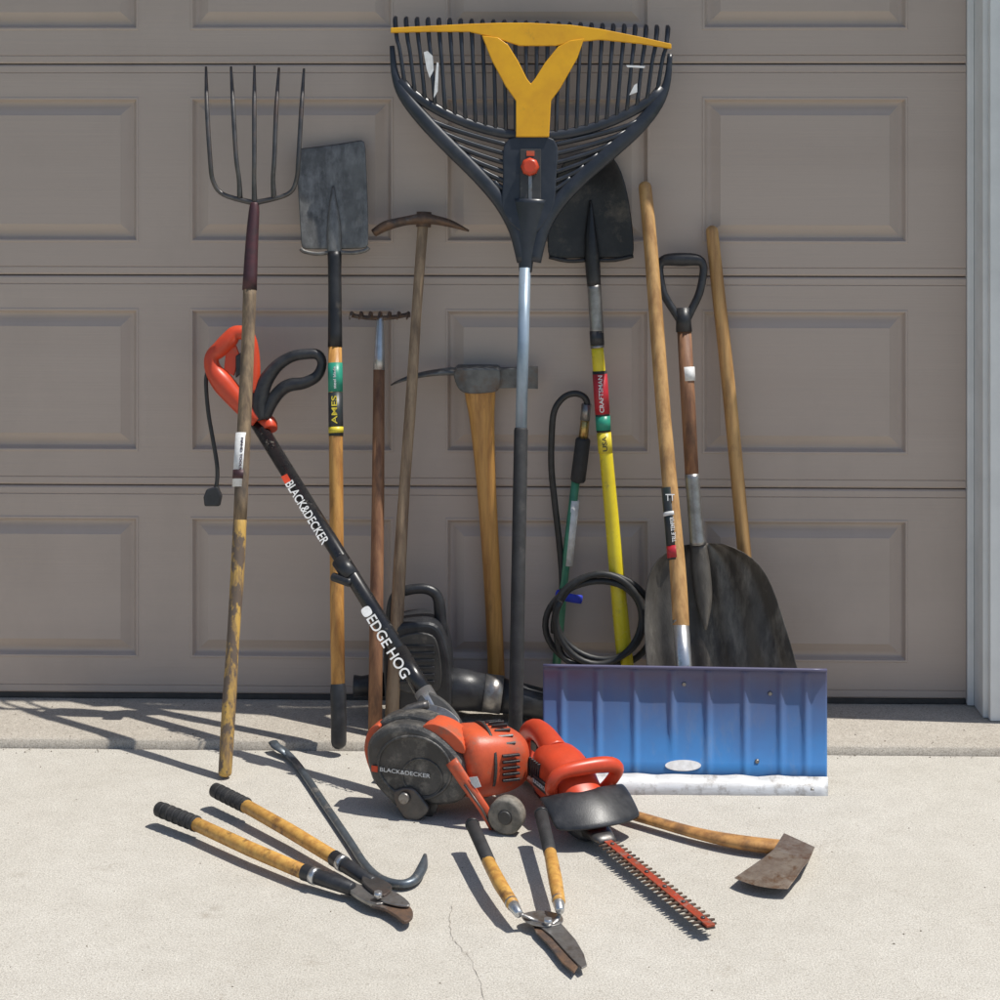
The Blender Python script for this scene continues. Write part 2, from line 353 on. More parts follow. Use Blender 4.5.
wbox('wall_above',XL-.05,XR+.16,-.06,.2,ztop+.1205,3.0,stucco)
# ---------------------------------------------------------------- pitchfork
def lean(name,b,t,yt,zb=0.0):
    B=G(b[0],b[1],zb); T=P(t[0],t[1],yt); tool(name,B); return PL(B,T)
pl=lean('pitchfork',(225,773),(255,68),-.035,.012)
rp=lambda pl,px,py,n: W(pl.p(px,py),n)
tube('handle_lower',pl.pts([(225,773),(229,705),(233,640),(237,580),(240,520)]),[rp(pl,225,773,6.8),rp(pl,229,705,7.1),rp(pl,233,640,6.3),rp(pl,237,580,6.9),rp(pl,240,520,6.8)],wood_forkb,pl.n,k=4,round_ends=.6)
tube('handle_upper',pl.pts([(240,520),(244,430),(248,340),(250,283)]),[rp(pl,240,520,6.8),rp(pl,244,430,7),rp(pl,247,340,6.6),rp(pl,250,283,6.8)],wood_fork,pl.n,k=3)
band('label',pl,(239.5,487),(243,433),7.2,white)
text('label_text','HAND TOOLS',pl.p(243.5,438),pl.p(241.2,470),pl.n,.008,purple,rp(pl,240,460,7.6))
band('label_mark',pl,(240.6,470),(240.1,479),7.4,purple)
tube('ferrule',pl.pts([(249.5,290),(252,240),(254,212),(254.5,203)]),[rp(pl,250,290,7.4),rp(pl,250,240,6.4),rp(pl,250,212,5.4),rp(pl,250,203,4.2)],purple,pl.n,k=3)
r=rp(pl,255,130,2.3)
def tine(name,pts):
    n=len(pts); q=[pl.p(x,y,.035*math.sin(max(0,min(1,(200-y)/132))*math.pi)) for x,y in pts]
    tube(name,q,[r*.55]+[r*1.0]*(n-2)+[r*1.25],steel_dk,pl.n,seg=8,k=5)
tine('tine_1',[(206,67),(209,110),(212,160),(214,182),(224,195),(254,203)])
tine('tine_2',[(231,67),(235,110),(238,160),(240,180),(240,198)])
tine('tine_3',[(254.5,66),(256,110),(256,160),(255,180),(254.5,203)])
tine('tine_4',[(279,68),(278,110),(276,160),(274,180),(274,198)])
tine('tine_5',[(304,69),(303,110),(300,160),(297,182),(287,195),(254,203)])
# ---------------------------------------------------------------- flat spade
pl=lean('garden_spade',(339,752),(331,140),-.03,.01)
tube('handle',pl.pts([(335,345),(336,450),(337,600),(338,690)]),[rp(pl,335,345,6.8),rp(pl,335,450,7),rp(pl,335,600,7),rp(pl,338,690,7)],wood_gold,pl.n,seg=20)
band('label_green',pl,(335.2,363),(335.5,392),7.1,green_l); band('label_dark',pl,(335.5,392.5),(336,436),7.1,darkl)
band('label_yellow',pl,(335.9,427),(336,433),7.3,yell_l)
text('label_text','AMES',pl.p(335.6,424),pl.p(335.3,396),pl.n,.019,yell_l,rp(pl,336,410,7.5))
text('label_text_small','steel blade',pl.p(335.6,389),pl.p(335.3,367),pl.n,.010,white,rp(pl,336,410,7.5))
tube('grip',pl.pts([(338,685),(338.2,690),(338.8,742)]),[rp(pl,338,690,7.4),rp(pl,338,690,8),rp(pl,338,742,7.8)],blk,pl.n,seg=20,round_ends=.9)
tube('socket',pl.pts([(335,347),(335,300),(334.7,275),(334.6,252)]),[rp(pl,335,345,7.3),rp(pl,335,300,6.8),rp(pl,335,275,6.7),rp(pl,335,252,7.2)],steel_blk,pl.n,k=3)
tube('frog',pl.pts([(334.6,256),(334,232),(333.5,212),(333,186)]),[rp(pl,335,262,x) for x in (7.2,7.5,5.5,1.0)],steel_worn,pl.n,k=4,flat=.8)
rows=[(296,149,366,139),(296.5,160,366.5,155),(298,190,368,188),(300,220,369,219),(301,240,369,240),(301.5,250,369,249)]
blade('blade',pl,rows,steel_worn,.012,9,-.003,None,.0025)
for nm,q in (('step_left',[(301,249,.008),(305,252,.006),(318,254,.002),(332,252,.002)]),('step_right',[(369,248,.008),(365,251,.006),(352,253,.002),(337,252,.002)])):
    tube(nm,[pl.p(*p) for p in q],W(pl.B,2.2),steel_worn,pl.n,seg=8,k=4)
# ---------------------------------------------------------------- small garden rake
pl=lean('garden_rake',(375,735),(380,312),-.03,ZS)
tube('handle',pl.pts([(379,366),(378,500),(376,640),(375,733)]),[rp(pl,379,366,5.6),rp(pl,378,500,6.3),rp(pl,378,640,6.8),rp(pl,375,733,7)],wood_red,pl.n)
tube('ferrule',pl.pts([(379,370),(379.5,345),(380,325),(380,317)]),[rp(pl,379,366,6),rp(pl,379,345,5),rp(pl,380,325,4),rp(pl,380,318,3.2)],steel_br,pl.n,k=2)
tube('head_bar',pl.pts([(351,315),(365,317.5),(380,318),(395,317),(410,314)]),W(pl.T,2.2),rust,pl.n,seg=8,k=3)
for i in range(7):
    x=352.5+i*9.4
    a=pl.p(x,316); tube('tooth_%d'%(i+1),[a,a+Vector((0,-.02,.010)),a+Vector((-.002,-.05,-.002))],[W(a,2),W(a,1.9),W(a,.9)],rust,(1,0,0),seg=6,k=3)
# ---------------------------------------------------------------- pickaxe (long handle)
pl=lean('pickaxe',(391,730),(424,218),-.05,ZS)
tube('handle',pl.pts([(423.5,217),(421,250),(416,320),(411,400),(405,480),(400,560),(397,620),(391,728)]),[rp(pl,423,216,x) for x in (5.2,5.2,5,5.5,5.4,6.2,6.4,6.8)],wood_grey,pl.n,k=4,round_ends=.5)
q=[pl.p(374,233,.0),pl.p(386,226,.003),pl.p(403,221.5,.004),pl.p(416,219.5,.004),pl.p(424,219,.004),pl.p(432,219.5,.004),pl.p(450,223.5,.003),pl.p(469,231,.0)]
tube('head',q,[W(q[0],x) for x in (4.2,5.2,4.6,5.2,6.4,5,3.8,1.0)],rust,pl.n,seg=10,k=4,flat=1.9)
tube('eye',[pl.p(424,212),pl.p(423.5,227)],[W(q[0],7.5)]*2,rust,pl.n,seg=16)
# ---------------------------------------------------------------- mattock (short handle)
pl=lean('mattock',(497,704),(478,369),-.05,ZS)
hp=[(479,376),(480,392),(482,420),(486,480),(491,560),(495,640),(497,702)]
tube('handle',pl.pts(hp),[rp(pl,480,390,x) for x in (14,15.5,12.5,9.8,8.7,8.3,8.8)],wood_gold,pl.n,k=4,flat=.62,seg=20)
q=[pl.p(*p) for p in ((391,385),(402,380),(420,375),(440,372),(458,371))]
tube('pick_blade',q,[W(q[0],x) for x in (.8,1.8,2.6,3.2,4)],iron_mat,pl.n,seg=8,k=4,flat=3.2)
slab('eye',pl,[(455,368),(470,366.5),(492,366.5),(500,369),(499,387),(487,391),(466,391),(457,383)],.03,.06,iron_mat,.004,True)
V=[]
for (x,y0,y1,th) in ((494,369,387,.018),(515,367.5,387.5,.009),(533,366.5,388.5,.004),(538,366,389,.0008)):
    V+=[pl.p(x,y0,th),pl.p(x,y1,th),pl.p(x,y1,-th),pl.p(x,y0,-th)]
Fc=[(4*i+a,4*i+(a+1)%4,4*i+4+(a+1)%4,4*i+4+a) for i in range(3) for a in range(4)]+[(0,1,2,3),(12,13,14,15)]
mk('cutting_blade',V,Fc,iron_mat,False,bevel=.001)
# ---------------------------------------------------------------- round shovel
pl=lean('round_point_shovel',(631,722),(590,150),-.02,ZS)
tube('handle',pl.pts([(597,345),(604,430),(612,520),(620,610),(631,722)]),[rp(pl,610,430,x) for x in (6.2,6.6,7,7.8,8.4)],yellow_fg,pl.n,k=3,seg=20)
band('collar_black',pl,(596.6,331),(597.3,345),6.9,blk); band('collar_grey',pl,(597.2,345.2),(597.5,348),6.7,steel)
band('label_black',pl,(599.4,371),(603.6,432),6.9,darkl)
band('label_red',pl,(599.8,374),(602.5,414),7.2,redl)
band('label_white',pl,(602.7,416),(603.5,430),7.2,green_l)
band('label_pale',pl,(603.9,433),(605.6,453),7,yell_l); text('label_small','USA',pl.p(605.2,451),pl.p(604.2,436),pl.n,.016,blk,rp(pl,600,400,7.8))
text('label_text','CRAFTSMAN',pl.p(602,412),pl.p(600,375),pl.n,.015,white,rp(pl,600,400,7.8))
tube('socket',pl.pts([(597,333),(596.2,318),(595,300),(594,285)]),[rp(pl,597,333,x) for x in (7,6.9,6.9,6.9)],steel,pl.n,k=3)
tube('frog',pl.pts([(594,286),(592.5,262),(591,235),(590.5,200)]),[rp(pl,597,333,x) for x in (6.9,7.6,6,1)],steel_blk,pl.n,k=3)
rows=[(579,153,603,151),(567,158,613,156),(556,173,622,171),(550,195,628,194),(547,220,632,219),(547,242,634,241),(547.5,252,634,251),(549,259,633,258)]
blade('blade',pl,rows,steel_blk,.022,9,-.012,None,.0022)
tube('left_step',[pl.p(549,257,.009),pl.p(568,261,.0),pl.p(588,260,-.004)],W(pl.T,2),steel_blk,pl.n,seg=8,k=3)
tube('right_step',[pl.p(633,256,.009),pl.p(615,260,.0),pl.p(596,260,-.004)],W(pl.T,2),steel_blk,pl.n,seg=8,k=3)
# ---------------------------------------------------------------- leaf rake
pl=lean('leaf_rake',(514,757),(530,15),-.07,.01)
tube('lower_pole',pl.pts([(514.3,757),(516,700),(521,430)]),[rp(pl,515,750,7),rp(pl,516,700,7.2),rp(pl,521,430,7)],blk_soft,pl.n,seg=20,round_ends=.6)
tube('upper_pole',pl.pts([(521,431),(525,268)]),rp(pl,523,400,5.8),alu,pl.n,seg=20)
tube('neck',pl.pts([(525.5,272),(526.5,250),(529,222),(530,200)]),[rp(pl,525,272,x) for x in (6.5,8.5,13,18)],rake_b,pl.n,k=4,flat=.6)
slab('spine',pl,[(504,215),(503,180),(508,140),(554,140),(556,180),(552,212),(530,236)],.012,.02,rake_b,.004,True)
LO=[(392,46),(395,74),(404,95),(424,120),(451,148),(479,176),(501,202),(516,230),(523,262)]
RO=[(670,54),(667,82),(657,104),(637,128),(608,154),(581,178),(557,204),(542,230),(535,262)]
rads=(2.5,3.8,6.2,7.5,7.8,7.6,7.6,7.4,6)
for nm,q in (('frame_left',LO),('frame_right',RO)):
    tube(nm,pl.pts(q),[rp(pl,530,100,x) for x in rads],rake_b,pl.n,k=4,flat=.6,seg=12)
def arc(t,sag):
    x=400+262*t; s=math.sin(math.pi*t)
    return x,(80+8*t)+ sag*s**.72
tube('arc_band',[pl.p(*arc(i/32,52)) for i in range(33)],rp(pl,530,100,5.2),rake_b,pl.n,seg=10,flat=.6)
nt_=26
for i in range(nt_):
    t=i/(nt_-1); xt=395+273*t; yt=15+9*t
    tb=.02+.96*t; xb,yb=arc(tb,52)
    xm=xt*.5+xb*.5
    q=[pl.p(xt,yt,-.026),pl.p(xt,yt+5,-.004),pl.p(xt+(xm-xt)*.4,yt+24,.006),pl.p(xm,(yt+yb)/2,.008),pl.p(xb,yb,.002)]
    tube('tine_%02d'%(i+1),q,[W(q[0],x) for x in (1.9,2.5,2.1,1.9,2.1)],rake_b,pl.n,seg=6,k=3,flat=.8)
for s in range(6):
    for side in (-1,1):
        q=[]
        for j in range(9):
            u=j/8
            if side<0: x0=424+s*14; y0=116+s*13; x1=512
            else: x0=640-s*14; y0=120+s*11.5; x1=548
            q.append(pl.p(x0+(x1-x0)*u,y0+(146+s*9.5-y0)*u**.75,.0))
        tube('rib_%s%d'%('l' if side<0 else 'r',s+1),q,rp(pl,530,100,2.7),rake_b,pl.n,seg=6,flat=1.1)
def yy(poly,nm,off=.016,th=.008): slab(nm,pl,poly,off,th,yellow_pl,.002)
yy([(391,29),(430,27),(470,25),(500,24),(530,24),(570,26),(600,30),(640,38),(671,45),(671,50),(640,45),(600,41),(570,44),(556,47),(520,47),(498,40),(470,33),(430,33),(391,34)],'brace_bar')
yy([(482,37),(498,39),(508,46),(518,62),(527,80),(531,85),(535,80),(545,64),(558,48),(570,42),(584,40),(577,60),(560,90),(551,102),(549,138),(516,138),(516,102),(506,88),(492,62)],'brace_y',.019,.009)
slab('slot_plate',pl,[(520,150),(541,150),(541,205),(536,212),(525,212),(520,205)],.017,.006,gry_plastic,.002)
slab('slot',pl,[(528.5,176),(532,176),(532,202),(528.5,202)],.0185,.002,steel,.0005)
slab('logo_mark',pl,[(526.5,152),(534.5,152),(534.5,157),(526.5,157)],.0185,.002,orange,.0005)
a=pl.p(530,168,.017); tube('knob',[a,a+pl.n*.012,a+pl.n*.018],[W(a,9.5),W(a,9),W(a,6)],orange2,(0,0,1),seg=8)
slab('sticker_left',pl,[(424,53),(428,52),(433,57),(434,71),(430,79),(427,70)],.012,.001,white,0)
slab('sticker_left_edge',pl,[(437,63),(439,64),(438,92),(434,99),(435,84)],.012,.001,white,0)
slab('sticker_right',pl,[(626,66),(645,67),(644,69),(627,68)],.012,.001,white,0)
slab('sticker_right_b',pl,[(634,86),(637,84),(637,93),(629,96)],.012,.001,white,0)
# ---------------------------------------------------------------- scoop shovel
pl=lean('scoop_shovel',(716,735),(682,257),-.05,ZS)
q=pl.pts([(684,326),(674,311),(664,294),(660,276),(660,265),(666,260),(682,259.5),(697,260),(703,265),(703,276),(699,294),(691,311),(684,326)])
tube('d_grip',q,[W(q[0],x) for x in (4,4,4,4,4.2,5.8,6.8,5.8,4.2,4,4,4,4)],blk,pl.n,k=4,seg=12)
tube('grip_socket',pl.pts([(683,308),(684,332)]),[rp(pl,683,310,7),rp(pl,684,332,8.2)],blk,pl.n)
tube('handle',pl.pts([(684,328),(688,400),(692,478)]),[rp(pl,684,328,7),rp(pl,688,400,7.3),rp(pl,692,478,6.8)],wood_red,pl.n)
tube('label',pl.pts([(687,367),(688,381)]),rp(pl,688,370,7.6),white,pl.n)
tube('socket',pl.pts([(692,474),(694,500),(696,525),(698,545)]),[rp(pl,692,474,x) for x in (7.4,7.2,7.4,8.2)],steel,pl.n,k=4)
tube('frog',pl.pts([(698,544),(701,570),(704,600),(706,630)]),[rp(pl,692,474,x) for x in (8.4,9.5,8,1)],steel_scoop,pl.n,k=4,flat=.7)
rows=[(680,545,722,543),(662,553,744,551),(650,566,761,565),(645,586,771,584),(643,615,781,612),(644,645,790,643),(647,675,798,672),(652,705,806,700),(658,735,812,728)]
def dish(u,v):
    return .008*math.cos(u*math.pi*10)*(.3+.7*v)*(1 if .08<u<.92 else 0)
blade('blade',pl,rows,steel_scoop,.05,33,-.03,dish,.0025)
# ---------------------------------------------------------------- hoe
pl=lean('garden_hoe',(759,718),(712,226),-.03,ZS)
tube('handle',pl.pts([(712,231),(717,280),(730,400),(745,560),(756,680)]),[rp(pl,712,230,x) for x in (6.2,6.6,6.8,6.8,6.6)],wood_ash,pl.n,round_ends=.9,k=3)
tube('ferrule',pl.pts([(755,672),(757.5,700)]),rp(pl,756,680,7.4),steel,pl.n)
q=pl.pts([(757,698),(758,708)])+[pl.p(759,714,.03)]
tube('neck',q,W(q[0],2.6),steel,pl.n,seg=8,k=3)
slab('blade',PL(pl.p(759,718,.03),pl.p(759,700,.03)),[(738,701),(779,701),(781,727),(736,727)],.0,.003,steel_dk,.001)
# ---------------------------------------------------------------- snow shovel
B=G(688,797,.0); T=P(645,182,-.035); tool('snow_shovel',B); pl=PL(B+Vector((0,.062,0)),T)
tube('handle',pl.pts([(645,187),(651,250),(664,420),(677,560),(681,625)]),[rp(pl,650,250,x) for x in (6.6,6.9,7.1,7.6,7.8)],wood_ash,pl.n,k=3,round_ends=.9,seg=20)
tube('ferrule',pl.pts([(680.5,620),(684,668),(686,684)]),[rp(pl,681,620,x) for x in (8.2,8.0,7.8)],steel_br,pl.n,seg=20)
band('label_black',pl,(669,488),(675.5,560),7.5,darkl); band('label_red',pl,(674.2,546),(675.4,558),7.8,redl); band('label_white',pl,(670.8,512),(671.4,516),7.8,white)
text('label_text','TRUE TEMPER',pl.p(674,543),pl.p(671.3,518),pl.n,.013,white,rp(pl,672,520,8.6))
text('label_logo','TT',pl.p(665,499),pl.p(674,499),pl.n,.022,white,rp(pl,672,520,8.6))
prof=[(668,-.476),(674,-.470),(682,-.469),(695,-.473),(710,-.481),(728,-.493),(746,-.508),(762,-.524),(779,-.543)]
def spt(x,py,y):
    t=(x-543)/284
    return P(x,py+4.8*(t-.5),y)
g=[]; NX=143
for (py,y) in prof:
    row=[]
    for j in range(NX):
        x=543+284*j/(NX-1); o=0
        if 673<py<770:
            for rx in (562,598,635,672,708,745,781,806):
                if rx==672 and py>735: continue
                dd=abs(x-rx)
                if dd<5: o=.007*(.5+.5*math.cos(dd/5*math.pi))*(1 if py<740 else .7)
        row.append(spt(x,py,y-o+.0012*mn.noise(Vector((x*.03,py*.03,1)))))
    g.append(row)
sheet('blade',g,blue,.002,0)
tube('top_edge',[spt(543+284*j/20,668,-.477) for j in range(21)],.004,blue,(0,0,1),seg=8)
g=[[spt(545+283*j/40,py+(1.5*mn.noise(Vector((j*.35,9,0))) if py==774.5 else 0),y-.0035+(.002*mn.noise(Vector((j*.5,py,0))) if py==796.5 else 0)) for j in range(41)] for (py,y) in ((774.5,-.5385),(786,-.552),(796.5,-.566))]
sheet('wear_strip',g,silver_edge,.002,0)
for rx,ry,yb in ((598,692,-.472),(684,684,-.470),(770,692,-.472),(612,760,-.524),(757,760,-.524),(560,786,-.556),(812,788,-.556)):
    a=spt(rx,ry,yb); tube('rivet',[a,a+Vector((0,-.004,.0))],[.0055,.004],steel,(0,0,1),seg=10)
pp=PL(spt(683,774,-.538),spt(683,758,-.5195))
slab('oval_label',pp,[(683+18*math.cos(a*math.pi/12),766+5.5*math.sin(a*math.pi/12)) for a in range(24)],.006,.004,white,0)
# ---------------------------------------------------------------- spray wand with hose
pl=lean('pressure_washer_wand',(553,704),(584,412),-.05,ZS)
tube('wand',pl.pts([(576,478),(565,570),(553,702)]),rp(pl,570,560,4.3),green,pl.n,seg=14)
tube('wand_label',pl.pts([(574.5,500),(568,565)]),rp(pl,570,560,4.9),white,pl.n,seg=14)
tube('grip',pl.pts([(583,440),(578,480)]),rp(pl,580,460,7.5),blk_soft,pl.n,seg=18,round_ends=.4)
tube('fitting',pl.pts([(585.5,416),(583,442)]),[rp(pl,580,460,x) for x in (4.2,5)],brass,pl.n,seg=6)
tube('coupler',pl.pts([(586.5,404),(585,420)]),rp(pl,580,460,5),steel,pl.n,seg=14)
hr=rp(pl,580,460,3.2)
q=[pl.p(*p) for p in ((586.5,410),(587,402),(583,396),(574,393.5),(563,398),(554,412),(551.5,440),(551.5,470),(555,505),(559,540),(562,575),(562,600))]
tube('hose',q,hr,rubber,pl.n,seg=10,k=5)
yc=-.13; q=[]; n=120
for i in range(n+1):
    a=math.radians(190-360*3.1*i/n); w=i/n
    rx=47-7*math.sin(w*9)+3*w; ry=46+4*math.sin(w*14+1)-4*w
    q.append(P(600+rx*math.cos(a)+3*math.sin(w*7),621-ry*math.sin(a)+3*math.cos(w*11),yc-.021*math.sin(w*8)-.02*w))
tube('hose_coil',q,hr,rubber,(0,1,0),seg=10)
q=[pl.p(562,590,.0),P(556,615,-.14),P(562,655,-.15),P(590,668,-.16),P(620,662,-.15)]
tube('hose_tail',q,hr,rubber,(0,1,0),seg=10,k=6)
tube('strap',[pl.p(557,592,.014),pl.p(568,594,.028),pl.p(581,597,.020)],W(pl.B,4.4),bluestrap,pl.n,seg=10,flat=.8,k=3)
# ---------------------------------------------------------------- leaf blower
tool('leaf_blower',P(440,705,-.16))
vp=PL(P(440,705,-.14),P(440,600,-.14),(0,-1,0))
slab('motor_housing',vp,[(386,640),(393,622),(412,616),(436,617),(447,634),(452,660),(452,700),(440,711),(405,711),(388,700)],.06,.13,blk,.012,True)
slab('side_panel',vp,[(396,636),(414,626),(434,628),(441,645),(443,672),(436,684),(408,684),(397,672)],.066,.012,gry_plastic,.003,True)
for i in range(6): slab('vent_%d'%(i+1),vp,[(402,637+i*7),(436,637+i*7),(436,640+i*7),(402,640+i*7)],.070,.006,blk,.001)
q=vp.pts([(392,640),(392,612),(396,596),(408,590),(426,589),(437,596),(440,612),(442,640)])
tube('handle',q,[W(q[0],x) for x in (6.5,6,5.5,5.2,5.2,5.5,6,6.5)],blk,vp.n,k=5,seg=12)
q=[P(430,688,-.14),P(465,690,-.14),P(487,693,-.14)]
tube('blower_tube',q,[W(q[0],x) for x in (23,20,18)],blk,vp.n,seg=28)
tube('ring',[P(484,692.5,-.14),P(502,695,-.14)],W(q[0],18.6),steel,vp.n,seg=28)
tube('nozzle',[P(500,695,-.14),P(545,705,-.14)],[W(q[0],17),W(q[0],15)],blk,vp.n,seg=28)
tube('inlet',[P(354,686,-.12),P(362,686,-.12),P(395,684,-.12)],[W(q[0],x) for x in (11,10,13)],blk,vp.n,seg=24)
# ---------------------------------------------------------------- lawn edger
yt=-.15; yb=-.63
A=P(262,432,yt); Bm=P(446,726,yb)
tool('lawn_edger',G(440,815))
ax=(Bm-A).normalized(); nn=(C-(A+Bm)/2); nn=(nn-nn.dot(ax)*ax).normalized()
sp=PL(A,Bm,nn)
sr=lambda x: W((A+Bm)/2,x)
tube('shaft',[sp.p(256,421),sp.p(440,717)],sr(7.6),blk_paint,nn,seg=24)
tube('coupling',[sp.p(340,560),sp.p(352,578)],sr(9),blk,nn,seg=16)
tube('clamp_bolt',[sp.p(334,577,.0),sp.p(350,584,.01)],sr(4.5),blk,nn,seg=10,round_ends=.7)
tube('lower_sleeve',[sp.p(399,651),sp.p(428,699)],[sr(8.4),sr(8.4)],blk_paint,nn,seg=20)
tube('lower_sleeve_end',[sp.p(423,691),sp.p(442,721)],[sr(9.2),sr(8.8)],steel_br,nn,seg=20)
text('brand_text','BLACK&DECKER',sp.p(290,485),sp.p(327,546),nn,sr(12.5),white,sr(8))
text('model_text','EDGE HOG',sp.p(372,620),sp.p(408,680),nn,sr(14),white,sr(8.8))
slab('brand_mark',sp,[(283,480),(289,477),(293,484),(287,487)],sr(8.2),.001,orange2,0)
slab('model_mark',sp,[(363,613),(370,609),(374,616),(367,620)],sr(8.2),.001,white,0,True)
tube('orange_collar',[sp.p(252,425),sp.p(259,420),sp.p(268,424),sp.p(270,430)],[sr(x) for x in (7,9,9.5,8)],orange2,nn,seg=16,k=3)
hp=PL(A,A+Vector((0,.05,1)),(0,-1,.1))
q=hp.pts([(261,420),(259,402),(264,384),(276,367),(291,357),(306,354),(318,355),(322,364),(317,376),(304,383),(290,385),(280,391),(271,403),(264,418)])
tube('d_handle',q,[W(q[0],x) for x in (7.5,9,8,6.5,5.7,5.4,5.2,4.8,5.4,6,6.6,6.6,6.6,6.6)],blk,hp.n,k=4,seg=12)
q=hp.pts([(258,420),(246,409),(234,396),(222,382),(213,369),(212,357),(220,349),(229,340),(236,333),(247,335),(252,350),(253,372),(251,392)])
tube('rear_grip',q,[W(q[0],x) for x in (8,9.5,10.5,11,8.5,7.5,8.5,9,7.5,7,7,7.5,8)],orange2,hp.n,k=4,seg=14)
slab('trigger',hp,[(236,356),(242,352),(243,372),(236,378)],.008,.016,blk,.003)
slab('grip_web',hp,[(226,352),(236,345),(240,356),(234,376),(224,370)],.004,.012,orange2,.002)
q=[hp.p(*p) for p in ((209,368),(206,380),(208,410),(213,440),(217,465),(217,482),(214,492))]
tube('power_cord',q,W(q[0],2.1),rubber,hp.n,seg=8,k=5)
slab('plug',hp,[(207,489),(218,486),(222,496),(220,506),(205,506),(204,497)],.011,.022,blk,.004)
hv=PL(G(420,815),G(420,815)+Vector((0,0,1)),(-.28,-1,.0))
slab('rear_shell',hv,[(366,750),(369,735),(380,722),(400,716),(428,721),(452,735),(470,755),(476,780),(468,796),(445,803),(415,806),(388,796),(371,775)],-.016,.05,guard_m,.010,True)
slab('orange_rim',hv,[(363,752),(366,734),(374,726),(379,728),(373,742),(372,758),(376,772),(370,774)],-.006,.04,orange,.004,True)
slab('blade_guard',hv,[(369,746),(378,730),(400,721),(426,725),(448,739),(465,759),(471,782),(462,799),(440,803),(418,800),(404,807),(391,797),(374,776)],.022,.05,guard_m,.016,True)
ux=Vector((1,0,0)); ux=(ux-ux.dot(hv.n)*hv.n).normalized(); uz=Vector((0,0,1))
tube('guard_rib',torus_pts(hv.p(418,764,.0225),ux,uz,.082,.066,40),.0035,guard_m,hv.n,seg=8,closed=True)
tube('guard_rib_inner',torus_pts(hv.p(426,774,.0225),ux,uz,.045,.040,40),.0022,guard_m,hv.n,seg=8,closed=True)
slab('cap',hv,[(424,726),(434,722),(450,728),(464,741),(466,752),(450,746),(436,737)],.012,.06,orange,.006,True)
text('guard_text','BLACK&DECKER',hv.p(384,765,.0),hv.p(434,772,.0),hv.n,.012,white,.0268)
slab('guard_mark',hv,[(376,761),(382,762),(382,768),(376,767)],.0275,.002,orange2,0)
tube('cutting_blade',[hv.p(418,800,-.002),hv.p(418,800,.002)],[.045,.045],steel_dk,(0,0,1),seg=32)
slab('hinge_foot',hv,[(398,788),(416,783),(428,795),(433,806),(420,817),(408,812)],.032,.012,steel_dk,.004,True)
tube('hub_bolt',[hv.p(410,792,.032),hv.p(410,792,.042)],[W(Bm,6),W(Bm,5)],steel,(0,0,1),seg=12)
ma=Vector((.86,.42,-.05)).normalized()
c0=hv.p(452,765,-.02)
wmv=ma.cross(Vector((0,0,1))).normalized()
V=[];Fc=[];N=32
rs=[(0,.070,.070),(.03,.076,.074),(.09,.073,.070),(.125,.067,.064),(.15,.056,.052),(.162,.038,.036)]
for (t,rw,rh) in rs:
    for j in range(N):
        a=2*math.pi*j/N; cx=math.cos(a); sy=math.sin(a); pw=2/2.9
        V.append(c0+ma*t+wmv*(rw*math.copysign(abs(cx)**pw,cx))+Z*(rh*math.copysign(abs(sy)**pw,sy)))
for i in range(len(rs)-1):
    for j in range(N): Fc.append((i*N+j,i*N+(j+1)%N,(i+1)*N+(j+1)%N,(i+1)*N+j))
Fc.append(tuple(range(N))); Fc.append(tuple((len(rs)-1)*N+j for j in range(N)))
mk('motor',V,Fc,orange,True,subsurf=1)
tube('motor_band',[c0+ma*.058,c0+ma*.064],[.079,.079],gry_plastic,(0,0,1),seg=32)
for i in range(8):
    a=math.radians(40+i*13); rr_=Vector((0,0,1))*math.sin(a)+wmv*math.cos(a)
    box('vent_%d'%(i+1),c0+ma*.098+rr_*.0735,(ma,rr_.cross(ma),rr_),(.018,.0022,.004),blk,.0005)
for i in range(5):
    box('front_vent_%d'%(i+1),c0+ma*.098+wmv*.0735*(1 if wmv.y<0 else -1)+Z*(.028-.013*i),(ma,wmv,Z),(.020,.004,.0025),blk,.0008)
q=[hv.p(455,757,.026),hv.p(470,778,.03),hv.p(488,802,.034),hv.p(499,822,.034)]
tube('height_arm',q,[W(q[0],x) for x in (7,6.5,6,5.5)],orange,hv.n,k=3,seg=10,flat=.5)
tube('arm_rod',[p+hv.n*.008 for p in q[1:]],.0025,steel_dk,hv.n,seg=8)
slab('caution_label',hv,[(474,772),(482,771),(486,781),(478,783)],.034,.001,white,0)
wc=G(507,833)+Vector((0,0,.038)); wd=hv.n
tube('wheel',[wc+wd*t for t in (-.016,-.013,.013,.016)],[.032,.0375,.0375,.032],tire,(0,0,1),seg=28)
tube('wheel_hub',[wc+wd*.0155,wc+wd*.021],[.016,.013],gry_plastic,(0,0,1),seg=18)
wc2=G(392,800)+Vector((0,0.10,.035))
tube('rear_wheel',[wc2+wd*t for t in (-.012,.012)],.034,tire,(0,0,1),seg=24)
slab('yoke',sp,[(418,704),(428,694),(446,702),(462,722),(456,738),(436,736),(420,722)],.020,.044,gry_plastic,.006,True)
slab('yoke_plate',sp,[(412,712),(424,707),(448,712),(462,726),(444,730),(424,722)],.026,.008,steel,.002,True)
tube('yoke_arm',[sp.p(430,708,.02),sp.p(412,714,.03),sp.p(402,724,.03)],sr(5),steel_dk,nn,seg=10,k=3)
